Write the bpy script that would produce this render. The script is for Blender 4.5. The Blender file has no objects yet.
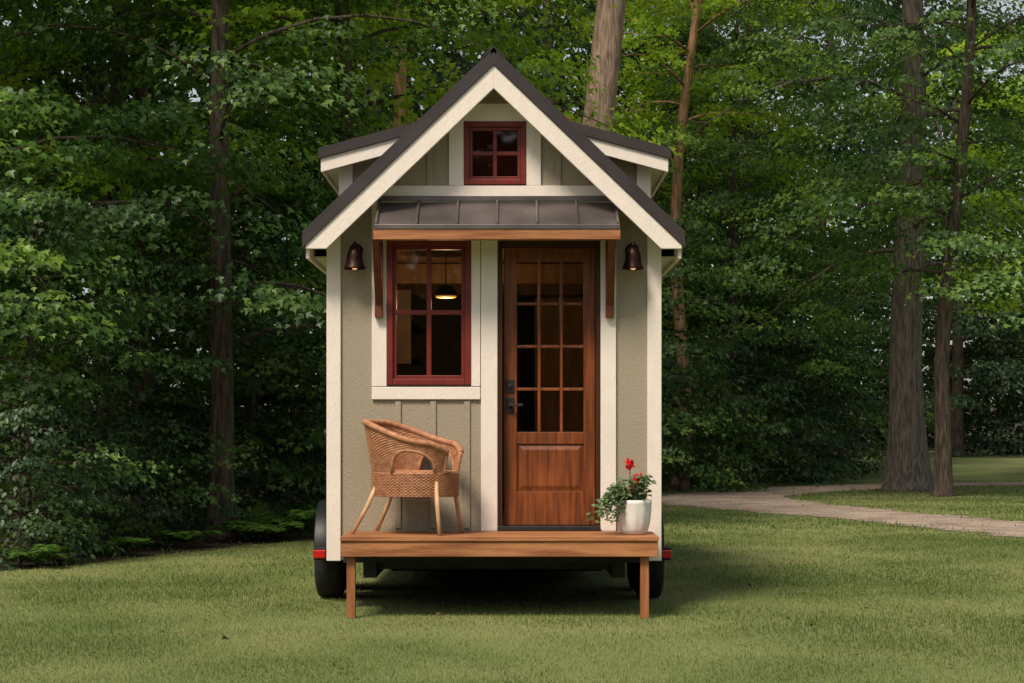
import bpy, bmesh, math, random
import numpy as np
from mathutils import Vector, Matrix
R = math.radians
random.seed(7)
scene = bpy.context.scene
col = scene.collection
CAMX, CAMY, CAMZ, F = 0.137, -14.4, 1.37, 1886.0
def PX(px, y): return CAMX + (px-512)*(y-CAMY)/F
def PZ(py, y): return CAMZ + (430-py)*(y-CAMY)/F

# ------------------------------------------------------------------ materials
def N(nt, t, **kw):
    n = nt.nodes.new(t)
    for k, v in kw.items(): setattr(n, k, v)
    return n
def mat(name, c1, c2=None, scale=6, rough=.7, bump=0, bscale=60, stretch=(1,1,1), metal=0, spec=.3, detail=6, lo=.35, hi=.65, bdist=.01, grime=0):
    m = bpy.data.materials.new(name); m.use_nodes = True
    nt = m.node_tree; L = nt.links; b = nt.nodes['Principled BSDF']
    b.inputs['Roughness'].default_value = rough
    b.inputs['Metallic'].default_value = metal
    b.inputs['Specular IOR Level'].default_value = spec
    c2 = c2 or tuple(x*.8 for x in c1)
    tc = N(nt, 'ShaderNodeTexCoord'); mp = N(nt, 'ShaderNodeMapping')
    mp.inputs['Scale'].default_value = stretch
    L.new(tc.outputs['Object'], mp.inputs['Vector'])
    n1 = N(nt, 'ShaderNodeTexNoise'); n1.inputs['Scale'].default_value = scale; n1.inputs['Detail'].default_value = detail
    L.new(mp.outputs[0], n1.inputs['Vector'])
    cr = N(nt, 'ShaderNodeValToRGB')
    cr.color_ramp.elements[0].position = lo; cr.color_ramp.elements[0].color = (*c1, 1)
    cr.color_ramp.elements[1].position = hi; cr.color_ramp.elements[1].color = (*c2, 1)
    L.new(n1.outputs['Fac'], cr.inputs['Fac']); cout = cr.outputs[0]
    if grime:
        n3 = N(nt, 'ShaderNodeTexNoise'); n3.inputs['Scale'].default_value = 1.3; n3.inputs['Detail'].default_value = 8
        L.new(tc.outputs['Object'], n3.inputs['Vector'])
        mr = N(nt, 'ShaderNodeMapRange'); mr.inputs['From Min'].default_value = .3; mr.inputs['From Max'].default_value = .7
        mr.inputs['To Min'].default_value = 1-grime; mr.inputs['To Max'].default_value = 1+grime*.6
        L.new(n3.outputs['Fac'], mr.inputs['Value'])
        hs = N(nt, 'ShaderNodeHueSaturation'); L.new(mr.outputs[0], hs.inputs['Value']); L.new(cout, hs.inputs['Color']); cout = hs.outputs[0]
    L.new(cout, b.inputs['Base Color'])
    if bump:
        n2 = N(nt, 'ShaderNodeTexNoise'); n2.inputs['Scale'].default_value = bscale; n2.inputs['Detail'].default_value = 5
        L.new(mp.outputs[0], n2.inputs['Vector'])
        bp = N(nt, 'ShaderNodeBump'); bp.inputs['Strength'].default_value = bump; bp.inputs['Distance'].default_value = bdist
        L.new(n2.outputs['Fac'], bp.inputs['Height']); L.new(bp.outputs[0], b.inputs['Normal'])
    return m
def leafmat(name, c1, c2, c3, trans=.35, gloss=0):
    m = bpy.data.materials.new(name); m.use_nodes = True
    nt = m.node_tree; L = nt.links; nt.nodes.remove(nt.nodes['Principled BSDF']); out = nt.nodes['Material Output']
    at = N(nt, 'ShaderNodeAttribute', attribute_name='tint')
    cr = N(nt, 'ShaderNodeValToRGB'); e = cr.color_ramp.elements
    e[0].position = 0; e[0].color = (*c1, 1); e[1].position = 1; e[1].color = (*c3, 1)
    k = e.new(.5); k.color = (*c2, 1)
    L.new(at.outputs['Fac'], cr.inputs['Fac'])
    df = N(nt, 'ShaderNodeBsdfDiffuse'); L.new(cr.outputs[0], df.inputs['Color'])
    tr = N(nt, 'ShaderNodeBsdfTranslucent'); hs = N(nt, 'ShaderNodeHueSaturation')
    hs.inputs['Value'].default_value = 1.5; hs.inputs['Hue'].default_value = .486
    L.new(cr.outputs[0], hs.inputs['Color']); L.new(hs.outputs[0], tr.inputs['Color'])
    mx = N(nt, 'ShaderNodeMixShader'); mx.inputs[0].default_value = trans
    L.new(df.outputs[0], mx.inputs[1]); L.new(tr.outputs[0], mx.inputs[2]); o = mx.outputs[0]
    if gloss:
        gl = N(nt, 'ShaderNodeBsdfGlossy'); gl.inputs['Roughness'].default_value = .45; gl.inputs['Color'].default_value = (.8,.85,.8,1)
        m2 = N(nt, 'ShaderNodeMixShader'); m2.inputs[0].default_value = gloss
        L.new(o, m2.inputs[1]); L.new(gl.outputs[0], m2.inputs[2]); o = m2.outputs[0]
    L.new(o, out.inputs['Surface'])
    return m
def glassmat(name, tint=(.8,.8,.77)):
    m = bpy.data.materials.new(name); m.use_nodes = True
    nt = m.node_tree; L = nt.links; nt.nodes.remove(nt.nodes['Principled BSDF']); out = nt.nodes['Material Output']
    t = N(nt, 'ShaderNodeBsdfTransparent'); t.inputs[0].default_value = (*tint, 1)
    g = N(nt, 'ShaderNodeBsdfGlossy'); g.inputs['Roughness'].default_value = .025
    tc = N(nt, 'ShaderNodeTexCoord'); nz = N(nt, 'ShaderNodeTexNoise'); nz.inputs['Scale'].default_value = 1.1; nz.inputs['Detail'].default_value = 0
    bp = N(nt, 'ShaderNodeBump'); bp.inputs['Strength'].default_value = .012; bp.inputs['Distance'].default_value = .05
    L.new(tc.outputs['Object'], nz.inputs['Vector']); L.new(nz.outputs['Fac'], bp.inputs['Height']); L.new(bp.outputs[0], g.inputs['Normal'])
    fr = N(nt, 'ShaderNodeFresnel'); fr.inputs['IOR'].default_value = 1.85
    mx = N(nt, 'ShaderNodeMixShader')
    L.new(fr.outputs[0], mx.inputs[0]); L.new(t.outputs[0], mx.inputs[1]); L.new(g.outputs[0], mx.inputs[2]); L.new(mx.outputs[0], out.inputs['Surface'])
    return m
def emitmat(name, c, s):
    m = bpy.data.materials.new(name); m.use_nodes = True
    b = m.node_tree.nodes['Principled BSDF']; b.inputs['Base Color'].default_value = (*c, 1)
    b.inputs['Emission Color'].default_value = (*c, 1); b.inputs['Emission Strength'].default_value = s
    return m
M = {}
M['olive'] = mat('olive_siding', (.365,.318,.240), (.315,.273,.203), 90, .88, .6, 130, (1,1,.45), bdist=.010, grime=.03)
M['cream'] = mat('cream_paint', (.81,.735,.67), (.77,.695,.63), 14, .6, .35, 70, (1,1,.5), bdist=.008, grime=.04)
M['red'] = mat('barn_red_paint', (.185,.024,.019), (.14,.017,.014), 8, .42, .12, 40, spec=.4, grime=.1)
M['roof'] = mat('dark_metal_roof', (.060,.049,.050), (.045,.037,.038), 3, .45, .05, 12, metal=.4, spec=.5, grime=.15)
M['awning'] = mat('awning_metal', (.19,.163,.160), (.13,.112,.110), 4, .36, .08, 10, metal=.6, spec=.5, grime=.25)
M['cedar'] = mat('cedar_board', (.42,.185,.078), (.23,.085,.032), 5, .6, .3, 30, (.5,6,6), grime=.2)
M['cedar_v'] = mat('cedar_post', (.38,.155,.06), (.22,.082,.032), 5, .6, .3, 30, (6,6,.5), grime=.2)
M['bracket'] = mat('dark_stained_wood', (.15,.042,.018), (.095,.026,.012), 6, .5, .2, 30, (6,6,.6))
M['door'] = mat('stained_door_wood', (.285,.080,.021), (.09,.022,.008), 4.5, .36, .15, 30, (9,9,.55), spec=.45, lo=.3, hi=.72, grime=.4)
M['doorframe'] = mat('dark_door_frame_wood', (.06,.020,.009), (.035,.012,.006), 5, .45, .1, 30, (8,8,.5))
M['bronze'] = mat('dark_bronze', (.035,.016,.012), (.022,.011,.009), 20, .42, .15, 60, metal=.7)
M['black'] = mat('black_steel', (.012,.012,.013), (.02,.02,.02), 10, .5, .1, 50, spec=.4)
M['fender'] = mat('black_fender', (.006,.007,.010), (.010,.011,.014), 6, .45, 0, spec=.3)
M['rubber'] = mat('tyre_rubber', (.014,.014,.014), (.022,.021,.02), 25, .85, .3, 80)
M['rim'] = mat('wheel_rim', (.35,.35,.36), (.28,.28,.29), 9, .35, metal=.8)
M['taillight'] = mat('red_lens', (.50,.012,.014), (.40,.008,.010), 30, .2, .1, 120, spec=.6)
M['glass'] = glassmat('window_glass')
M['interior'] = mat('interior_wood', (.28,.16,.078), (.17,.095,.045), 4, .6, .1, 20, (4,4,.6))
M['cabinet'] = mat('cabinet_paint', (.16,.125,.085), (.12,.095,.065), 6, .5)
M['loft'] = mat('red_loft_cloth', (.26,.040,.026), (.17,.026,.018), 9, .85, .2, 50)
M['dish'] = mat('crockery', (.5,.46,.4), (.2,.24,.26), 14, .4)
M['bulb'] = emitmat('warm_lamp', (1.0,.45,.12), .34)
M['wicker'] = mat('wicker_rattan', (.50,.24,.125), (.32,.142,.07), 26, .55, .3, 90, spec=.35)
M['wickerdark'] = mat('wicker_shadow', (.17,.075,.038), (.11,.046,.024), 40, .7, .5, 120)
M['rattan'] = mat('rattan_pole', (.62,.38,.21), (.48,.27,.14), 14, .45, .1, 40, spec=.4)
M['pot'] = mat('white_ceramic', (.80,.78,.74), (.72,.70,.66), 9, .5, .15, 40, spec=.4)
M['soil'] = mat('potting_soil', (.03,.02,.014), (.05,.035,.022), 40, .9, .8, 70)
M['bark'] = mat('grey_brown_bark', (.135,.105,.082), (.050,.038,.030), 7, .9, 1.0, 9, (3,3,.45), bdist=.05, lo=.38, hi=.62)
M['bark_grey'] = mat('pale_grey_bark', (.235,.20,.175), (.085,.070,.060), 7, .9, 1.0, 9, (3,3,.4), bdist=.05, lo=.36, hi=.64)
M['bark_pale'] = mat('pale_bark', (.35,.255,.19), (.15,.105,.078), 6, .9, .9, 9, (3,3,.5), bdist=.04, lo=.38, hi=.66)
M['bark_warm'] = mat('warm_sunlit_bark', (.50,.30,.175), (.20,.115,.065), 6, .9, .9, 9, (3,3,.5), bdist=.04)  # warm brown bark with orange sunlight put into its colour
M['leaf_edge'] = leafmat('edge_maple_leaf', (.034,.092,.021), (.080,.180,.034), (.225,.365,.055), .42, .03)  # yellow-green end of the ramp paints sunlit leaves into the colour
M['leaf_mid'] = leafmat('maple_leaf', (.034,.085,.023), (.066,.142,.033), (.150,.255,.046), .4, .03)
M['leaf_bright'] = leafmat('sunlit_leaf_tone', (.14,.25,.026), (.24,.395,.038), (.38,.51,.058), .5)  # sun patches on the foliage, painted as a brighter leaf colour
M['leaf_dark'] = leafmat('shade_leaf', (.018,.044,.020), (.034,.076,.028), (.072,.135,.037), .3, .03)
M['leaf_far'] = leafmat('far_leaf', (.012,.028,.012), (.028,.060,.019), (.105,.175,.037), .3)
M['fern'] = leafmat('fern_leaf', (.050,.12,.024), (.085,.18,.032), (.13,.23,.042), .35)
M['grass'] = leafmat('grass_blade', (.100,.150,.044), (.158,.212,.062), (.315,.325,.135), .3)
M['pot_leaf'] = leafmat('pot_plant_leaf', (.055,.095,.035), (.10,.16,.06), (.17,.24,.10), .25, .04)
M['petal'] = leafmat('red_petal', (.50,.008,.012), (.68,.015,.02), (.80,.03,.03), .2)
M['litter'] = leafmat('dry_leaf', (.06,.035,.018), (.12,.070,.034), (.21,.14,.07), .1)
M['ground'] = mat('lawn_ground', (.110,.150,.046), (.190,.205,.080), .45, .95, .6, 30, detail=12, bdist=.03)
M['floor_dirt'] = mat('forest_floor_dirt', (.030,.022,.013), (.050,.042,.020), 1.4, .95, .8, 20, detail=10, bdist=.04)
M['gravel'] = mat('gravel_drive', (.52,.415,.34), (.26,.20,.16), 22, .95, .8, 45, detail=15, bdist=.05, lo=.32, hi=.68, grime=.38)

# ------------------------------------------------------------------ mesh helpers
class MB:
    def __init__(s): s.v = []; s.f = []; s.sm = []
    def add(s, vs, fs, smooth=False):
        o = len(s.v); s.v += [tuple(map(float, v)) for v in vs]
        for f in fs: s.f.append(tuple(i+o for i in f)); s.sm.append(smooth)
        return s
    def box(s, x0, x1, y0, y1, z0, z1):
        return s.add([(x0,y0,z0),(x1,y0,z0),(x1,y1,z0),(x0,y1,z0),(x0,y0,z1),(x1,y0,z1),(x1,y1,z1),(x0,y1,z1)],
              [(0,3,2,1),(4,5,6,7),(0,1,5,4),(1,2,6,5),(2,3,7,6),(3,0,4,7)])
    def prism(s, poly, a, b, axis='y'):
        n = len(poly)
        if axis == 'y': P = [(p[0],a,p[1]) for p in poly] + [(p[0],b,p[1]) for p in poly]
        else: P = [(a,p[0],p[1]) for p in poly] + [(b,p[0],p[1]) for p in poly]
        fs = [tuple(range(n)), tuple(range(2*n-1, n-1, -1))] + [(i, (i+1) % n, (i+1) % n+n, i+n) for i in range(n)]
        return s.add(P, fs)
    def tube(s, pts, r, n=8, closed=False, jit=0, rg=None):
        pts = [np.array(p, float) for p in pts]; K = len(pts)
        rr = list(r) if hasattr(r, '__len__') else [r]*K
        vs = []; u = None
        for i in range(K):
            if closed: t = pts[(i+1) % K]-pts[i-1]
            else: t = pts[min(i+1, K-1)]-pts[max(i-1, 0)]
            t = t/(np.linalg.norm(t)+1e-9)
            if u is None:
                u = np.cross(t, (0,0,1.) if abs(t[2]) < .9 else (1.,0,0))
            u = u-t*np.dot(u, t); u = u/(np.linalg.norm(u)+1e-9); w = np.cross(t, u)
            for k in range(n):
                a = 2*math.pi*k/n
                q = rr[i]*(1+(rg.normal(0, jit) if jit else 0))
                vs.append(pts[i]+(u*math.cos(a)+w*math.sin(a))*q)
        fs = []
        for i in range(K if closed else K-1):
            j = (i+1) % K
            for k in range(n):
                k2 = (k+1) % n; fs.append((i*n+k, i*n+k2, j*n+k2, j*n+k))
        if not closed: fs += [tuple(range(n))[::-1], tuple(range((K-1)*n, K*n))]
        return s.add(vs, fs, True)
    def lathe(s, prof, c=(0,0,0), n=28, axis='z'):
        vs = []; K = len(prof)
        for (r, z) in prof:
            for k in range(n):
                a = 2*math.pi*k/n; x, y = r*math.cos(a), r*math.sin(a)
                if axis == 'z': vs.append((c[0]+x, c[1]+y, c[2]+z))
                elif axis == 'x': vs.append((c[0]+z, c[1]+x, c[2]+y))
                else: vs.append((c[0]+x, c[1]+z, c[2]+y))
        fs = [(i*n+k, i*n+(k+1) % n, (i+1)*n+(k+1) % n, (i+1)*n+k) for i in range(K-1) for k in range(n)]
        fs += [tuple(range(n))[::-1], tuple(range((K-1)*n, K*n))]
        return s.add(vs, fs, True)
    def build(s, name, m, parent=None, bevel=0):
        me = bpy.data.meshes.new(name); me.from_pydata(s.v, [], s.f)
        me.polygons.foreach_set('use_smooth', s.sm)
        bm = bmesh.new(); bm.from_mesh(me); bmesh.ops.recalc_face_normals(bm, faces=bm.faces); bm.to_mesh(me); bm.free()
        me.materials.append(m); o = bpy.data.objects.new(name, me); col.objects.link(o)
        if parent: o.parent = parent
        if bevel:
            b = o.modifiers.new('bevel', 'BEVEL'); b.width = bevel; b.segments = 2; b.limit_method = 'ANGLE'
        return o
def empty(name, loc=(0,0,0), rz=0):
    o = bpy.data.objects.new(name, None); col.objects.link(o); o.location = loc; o.rotation_euler = (0,0,rz); o.empty_display_size = .2
    return o
def tag(o, label=None, cat=None, group=None, kind=None):
    if label: o['label'] = label
    if cat: o['category'] = cat
    if group: o['group'] = group
    if kind: o['kind'] = kind
    return o
def copy_tree(o, parent=None):
    c = o.copy(); col.objects.link(c)
    if parent: c.parent = parent
    for ch in list(o.children): copy_tree(ch, c)
    return c
LEAF = {'maple': ([(0,0,0),(.18,.40,.06),(.42,.5,.07),(.5,.2,.02),(1.0,0,-.12),(.5,-.2,.02),(.42,-.5,.07),(.18,-.40,.06)], [(0,1,2),(0,2,3),(0,3,4),(0,4,5),(0,5,6),(0,6,7)]),
        'oval': ([(0,0,0),(.3,.3,.05),(.7,.27,.03),(1,0,-.08),(.7,-.27,.03),(.3,-.3,.05)], [(0,1,2),(0,2,3),(0,3,4),(0,4,5)]),
        'diamond': ([(0,0,0),(.45,.42,.07),(1,0,-.08),(.45,-.42,.07)], [(0,1,2),(0,2,3)]),
        'narrow': ([(0,0,0),(.35,.16,.03),(1,0,-.06),(.35,-.16,.03)], [(0,1,2),(0,2,3)])}
def norm(a): return a/(np.linalg.norm(a, axis=-1, keepdims=True)+1e-9)
def raw_mesh(name, V, T, tint, m, parent=None):
    me = bpy.data.meshes.new(name); nt = len(T)
    me.vertices.add(len(V)); me.vertices.foreach_set('co', np.ascontiguousarray(V, dtype=np.float32).ravel())
    me.loops.add(nt*3); me.loops.foreach_set('vertex_index', np.ascontiguousarray(T, dtype=np.int32).ravel())
    me.polygons.add(nt); me.polygons.foreach_set('loop_start', np.arange(0, nt*3, 3, dtype=np.int32))
    a = me.attributes.new('tint', 'FLOAT', 'POINT'); a.data.foreach_set('value', np.ascontiguousarray(tint, dtype=np.float32))
    me.update(calc_edges=True); me.materials.append(m)
    o = bpy.data.objects.new(name, me); col.objects.link(o)
    if parent: o.parent = parent
    return o
def leaf_mesh(name, pos, nrm, dr, size, m, parent=None, kind='maple', tint=None, rg=None):
    nrm = norm(nrm); dr = norm(dr-nrm*np.sum(dr*nrm, 1, keepdims=True)); sd = np.cross(nrm, dr)
    tv, tf = LEAF[kind]; tv = np.array(tv); tf = np.array(tf); n = len(pos); K = len(tv)
    V = pos[:,None,:] + size[:,None,None]*(tv[None,:,0,None]*dr[:,None,:] + tv[None,:,1,None]*sd[:,None,:] + tv[None,:,2,None]*nrm[:,None,:])
    T = (np.arange(n)[:,None,None]*K + tf[None]).reshape(-1, 3)
    if tint is None: tint = (rg or np.random.default_rng(1)).uniform(0, 1, n)
    return raw_mesh(name, V.reshape(-1, 3), T, np.repeat(tint, K), m, parent)

# ------------------------------------------------------------------ ground
def gz(y): return max(0, (y-36)*.016)
g = MB()
ys = [-60, -5, 12, 36, 120, 600]; xs = [-400, -20, 0, 20, 400]
g.add([(x, y, gz(y)) for y in ys for x in xs], [(j*5+i, j*5+i+1, j*5+i+6, j*5+i+5) for j in range(5) for i in range(4)])
tag(g.build('ground', M['ground']), kind='structure')
EY = [-30,-4,0,3.7,6.3,9.1,12,17,21,30,36,44,54,66,75]; EX = [-14,-9.4,-7.2,-4.9,-3.7,-2.5,-.6,1.9,2.4,3.9,7,9.5,12,17,60]
def edge_x(y): return np.interp(y, EY, EX)
ff = MB()
p1 = [(float(edge_x(y))+random.uniform(-.12,.12), y) for y in np.linspace(-30, 36, 90)]
poly = [(-390,-30)]+p1+[(-390,36)]
ff.add([(x, y, .004) for x, y in poly], [tuple(range(len(poly)))])
p2 = [(float(edge_x(y)), y) for y in np.linspace(36, 75, 40)]
poly = [(-390,36), (p1[-1][0],36)]+p2[1:]+[(390,75),(390,590),(-390,590)]
ff.add([(x, y, gz(y)+.004) for x, y in poly], [tuple(range(len(poly)))])
tag(ff.build('forest_floor', M['floor_dirt']), kind='structure')
# driveway
ctrl = [(20,-22),(13.5,-8),(10.6,1),(8.6,7),(7.2,11.2),(6.15,15),(5.1,18.2),(4.3,21),(4.6,24.6),(6.2,28.2),(9.4,31.9),(15,34.0),(24,34.3),(60,34.2)]
def catmull(P, n=26):
    P = [np.array(p, float) for p in P]; P = [2*P[0]-P[1]]+P+[2*P[-1]-P[-2]]; out = []
    for i in range(1, len(P)-2):
        for k in range(n):
            t = k/n; a, b, c, d = P[i-1], P[i], P[i+1], P[i+2]
            out.append(.5*(2*b+(c-a)*t+(2*a-5*b+4*c-d)*t*t+(3*b-a-3*c+d)*t**3))
    out.append(P[-2]); return out
cl = catmull(ctrl)
dv = MB(); vs = []
def dwid(y): return 1.06+.45*np.exp(-((y-21)/4)**2)+.35*np.clip((y-24)/6,0,1)
for i, p in enumerate(cl):
    t = cl[min(i+1, len(cl)-1)]-cl[max(i-1, 0)]; t = t/np.linalg.norm(t); n_ = np.array((-t[1], t[0]))
    w = float(dwid(p[1]))
    a = p+n_*(w+random.uniform(-.22,.22)); b = p-n_*(w+random.uniform(-.22,.22))
    vs += [(a[0],a[1],.008),(p[0],p[1],.014),(b[0],b[1],.008)]
dv.add(vs, [q for i in range(len(cl)-1) for q in ((3*i,3*i+1,3*i+4,3*i+3),(3*i+1,3*i+2,3*i+5,3*i+4))])
tag(dv.build('driveway', M['gravel']), kind='structure')
CL = np.array(cl)
def drive_dist(x, y):
    d = np.full(len(x), 1e9)
    for p in CL[40::2]: d = np.minimum(d, (x-p[0])**2+(y-p[1])**2)
    return np.sqrt(d)
# lawn blades
rg = np.random.default_rng(11)
V = []; TI = []
for (d0, d1, dens, ln, wd) in [(8.5,12.5,4200,.023,.0025),(12.5,17,2800,.025,.0032),(17,25,1300,.027,.005),(25,38,420,.034,.010),(38,50,110,.04,.018)]:
    hw_ = d1*.2715+1.8; n = int((d1-d0)*2*hw_*dens)
    x = CAMX+rg.uniform(-hw_, hw_, n); y = CAMY+rg.uniform(d0, d1, n)
    dd_ = drive_dist(x, y)-dwid(y)
    k = (x > edge_x(y)+rg.normal(.0,.1,n)) & ((dd_ > -.05+rg.normal(0,.17,n)) | (rg.uniform(0,1,n) < .04)) & (y < 35.5)
    k &= ~((np.abs(x) < 1.15) & (y > .2) & (y < 6) & (rg.uniform(0,1,n) < .75))
    x, y = x[k], y[k]; n = len(x)
    big = np.sin(x*.9+y*.37+.8*np.sin(y*.6))*np.sin(y*.8-x*.3+.7*np.sin(x*.7)); sml = np.sin(x*3.1-y*.9+np.sin(y*2.1))*np.sin(y*2.6+x+np.sin(x*1.9))
    pt = np.clip(.5-.35*big-.25*sml, 0, 1)
    kk = rg.uniform(0,1,n) < .6+.5*pt
    x, y, pt, big, sml = x[kk], y[kk], pt[kk], big[kk], sml[kk]; n = len(x)
    az = rg.uniform(0, 2*math.pi, n); le = ln*rg.uniform(.4,1.5,n)*(.7+.6*pt); lean = rg.uniform(.3,1.25,n)
    dx, dy = np.cos(az), np.sin(az)
    b0 = np.stack([x-dy*wd, y+dx*wd, np.full(n,-.004)], 1); b1 = np.stack([x+dy*wd, y-dx*wd, np.full(n,-.004)], 1)
    tp = np.stack([x+dx*le*np.sin(lean), y+dy*le*np.sin(lean), le*np.cos(lean)+.003], 1)
    V.append(np.stack([b0,b1,tp], 1).reshape(-1, 3))
    ti = np.clip(rg.normal(.40,.22,n)+.36*big+.24*sml, 0, 1)
    TI.append(np.repeat(ti, 3))
V = np.concatenate(V); TI = np.concatenate(TI)
tag(raw_mesh('grass', V, np.arange(len(V)).reshape(-1, 3), TI, M['grass']), 'short mown green lawn grass around the tiny house', 'grass', kind='stuff')
# fallen leaves
n = 5200; y = rg.uniform(2, 34, n); x = edge_x(y)-rg.gamma(1.6, 1.6, n)
n2 = 80; x = np.concatenate([x, rg.uniform(-4.5, 5.5, n2)]); y = np.concatenate([y, rg.uniform(-5, 9, n2)])
zz = np.concatenate([np.full(n,.012), np.full(n2,.022)]); n += n2
leaf_mesh_o = leaf_mesh('fallen_leaves', np.stack([x, y, zz+rg.uniform(0,.015,n)], 1), np.stack([rg.normal(0,.3,n), rg.normal(0,.3,n), np.ones(n)], 1),
    np.stack([rg.normal(0,1,n), rg.normal(0,1,n), rg.normal(0,.1,n)], 1), rg.uniform(.03,.07,n), M['litter'], rg=rg)
tag(leaf_mesh_o, 'dry brown leaves lying under the trees and here and there on the lawn', 'leaves', kind='stuff')

# ------------------------------------------------------------------ tiny house
H = empty('tiny_house')
tag(H, 'olive and cream tiny house on a wheeled trailer with a steep dark metal roof', 'house')
HW = 1.255
RT = lambda x: 4.198-.958*abs(x)
def wx(px): return PX(px, 0)
def wz(py): return PZ(py, 0)
win = (wx(387), wx(471), wz(385), wz(240)); dr = (wx(498), wx(600), wz(530), wz(240)); gw = (wx(464), wx(526), wz(185), wz(122))
fw = MB()
bx = sorted({-HW, HW, 0, win[0], win[1], dr[0], dr[1], gw[0], gw[1]})
for a, b in zip(bx[:-1], bx[1:]):
    c = (a+b)/2; hs = sorted([(h[2], h[3]) for h in (win, dr, gw) if h[0] < c < h[1]]); z = .378
    for h0, h1 in hs:
        if h0 > z: fw.box(a, b, 0, .1, z, h0)
        z = h1
    fw.prism([(a,z),(b,z),(b,RT(b)-.1),(a,RT(a)-.1)], 0, .1)
for px in (398, 433, 467): fw.box(wx(px)-.022, wx(px)+.022, -.014, 0, wz(528), wz(401))
for px in (402, 430, 558, 586):
    x = wx(px); fw.prism([(x-.022, wz(186)), (x+.022, wz(186)), (x+.022, RT(x+.022)-.12), (x-.022, RT(x-.022)-.12)], -.014, 0)
for z in (wz(103), wz(94)): fw.box(-.1, .1, -.012, 0, z-.008, z+.02)
fw.build('front_wall', M['olive'], H)
for s in (-1, 1):
    sw = MB(); sw.box(min(s*HW, s*(HW-.1)), max(s*HW, s*(HW-.1)), .1, 6, .378, 2.885)
    for k in range(14): y = .5+k*.4; sw.box(min(s*HW, s*(HW+.014)), max(s*HW, s*(HW+.014)), y, y+.045, .4, 2.83)
    sw.build('side_wall', M['olive'], H)
    cb = MB(); x0, x1 = s*(HW+.022), s*(HW-.086)
    cb.box(min(x0,x1), max(x0,x1), -.024, 0, .372, RT(1.25)-.1); cb.box(min(x0,s*HW), max(x0,s*HW), 0, .1, .372, 2.84)
    cb.build('corner_board', M['cream'], H, .004)
    rb = MB(); rb.prism([(0,4.106),(s*1.41,2.757),(s*1.41,2.728),(s*1.255,2.728),(0,3.93)], -.275, -.235)
    rb.build('barge_board', M['cream'], H, .004)
    so = MB(); so.prism([(s*.0,4.104),(s*1.4,2.763),(s*1.4,2.74),(0,4.08)], -.233, -.001)
    so.build('soffit', M['cream'], H)
    ef = MB(); ef.box(min(s*1.385,s*1.41), max(s*1.385,s*1.41), -.234, 6.2, 2.66, 2.755)
    ef.box(min(s*1.256,s*1.384), max(s*1.256,s*1.384), 0.11, 6.1, 2.69, 2.705)
    ef.build('eave_fascia', M['cream'], H)
    dz = lambda x: 3.558+.268*(1.38-abs(x))
    dw = MB(); dw.prism([(s*1.22,2.93),(s*1.22,dz(1.22)-.07),(s*.38,dz(.38)-.07),(s*.38,3.72)], .62, .72)
    dw.box(min(s*1.22,s*1.14), max(s*1.22,s*1.14), .72, 4.6, 2.98, dz(1.22)-.08)
    dw.prism([(s*1.22,2.93),(s*1.22,dz(1.22)-.07),(s*.38,dz(.38)-.07),(s*.38,3.72)], 4.6, 4.7)
    dm = dw.build('dormer', M['olive'], H)
    t = MB(); t.prism([(s*1.385,dz(1.385)-.002),(s*1.385,dz(1.385)-.055),(s*.36,dz(.36)-.055),(s*.36,dz(.36)-.002)], .40, 4.85)
    for k in range(10): y = .42+k*.48; t.prism([(s*1.385,dz(1.385)),(s*1.385,dz(1.385)+.03),(s*.38,dz(.38)+.03),(s*.38,dz(.38))], y, y+.02)
    t.build('dormer_roof', M['roof'], dm)
    t = MB(); t.prism([(s*1.365,dz(1.365)-.057),(s*1.365,dz(1.365)-.165),(s*.40,dz(.40)-.165),(s*.40,dz(.40)-.057)], .42, .45)
    t.box(min(s*1.365,s*1.34), max(s*1.365,s*1.34), .45, 4.8, dz(1.365)-.165, dz(1.365)-.058)
    t.prism([(s*1.338,dz(1.338)-.13),(s*1.338,dz(1.338)-.15),(s*1.225,dz(1.225)-.15),(s*1.225,dz(1.225)-.13)], .451, 4.7)
    t.build('fascia', M['cream'], dm, .003)
    t = MB(); t.box(min(s*1.24,s*1.13), max(s*1.24,s*1.13), .595, .62, 2.98, dz(1.24)-.10); t.box(min(s*1.24,s*1.22), max(s*1.24,s*1.22), .62, .72, 2.98, dz(1.24)-.1)
    t.build('corner_trim', M['cream'], dm, .003)
rw = MB(); rw.prism([(-HW,.378),(HW,.378),(HW,RT(HW)-.1),(0,RT(0)-.1),(-HW,RT(HW)-.1)], 6, 6.1); rw.build('rear_wall', M['olive'], H)
rf = MB()
for s in (-1, 1):
    rf.prism([(0,4.198),(s*1.433,RT(1.433)),(s*1.433,RT(1.433)-.088),(0,4.108)], -.29, 6.3)
    for k in range(17):
        y = -.29+k*.408; rf.prism([(s*.02,RT(.02)+.001),(s*1.433,RT(1.433)+.001),(s*1.433,RT(1.433)+.032),(s*.02,RT(.02)+.032)], y, y+.022)
rfo = rf.build('roof', M['roof'], H)
rc = MB(); rc.prism([(-.09,RT(.09)+.033),(0,4.233),(.09,RT(.09)+.033),(.09,RT(.09)+.045),(0,4.246),(-.09,RT(.09)+.045)], -.295, 6.3); rc.build('ridge_cap', M['roof'], rfo)
def board(name, x0, x1, z0, z1, par, y0=-.024, m='cream'): return MB().box(x0, x1, y0, 0, z0, z1).build(name, M[m], par, .004)
t = MB(); z0, z1 = wz(200), wz(186); t.prism([(-1.0,z0),(1.0,z0),(.93,z1),(-.93,z1)], -.026, 0); t.build('belt_board', M['cream'], H, .004)
board('header_board', wx(386), wx(616), wz(240)+.002, wz(201), H)
t = board('door_trim', wx(481), wx(497.5), wz(531), wz(240), H); board('door_trim', wx(600.5), wx(616), wz(531), wz(240), H)
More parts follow.
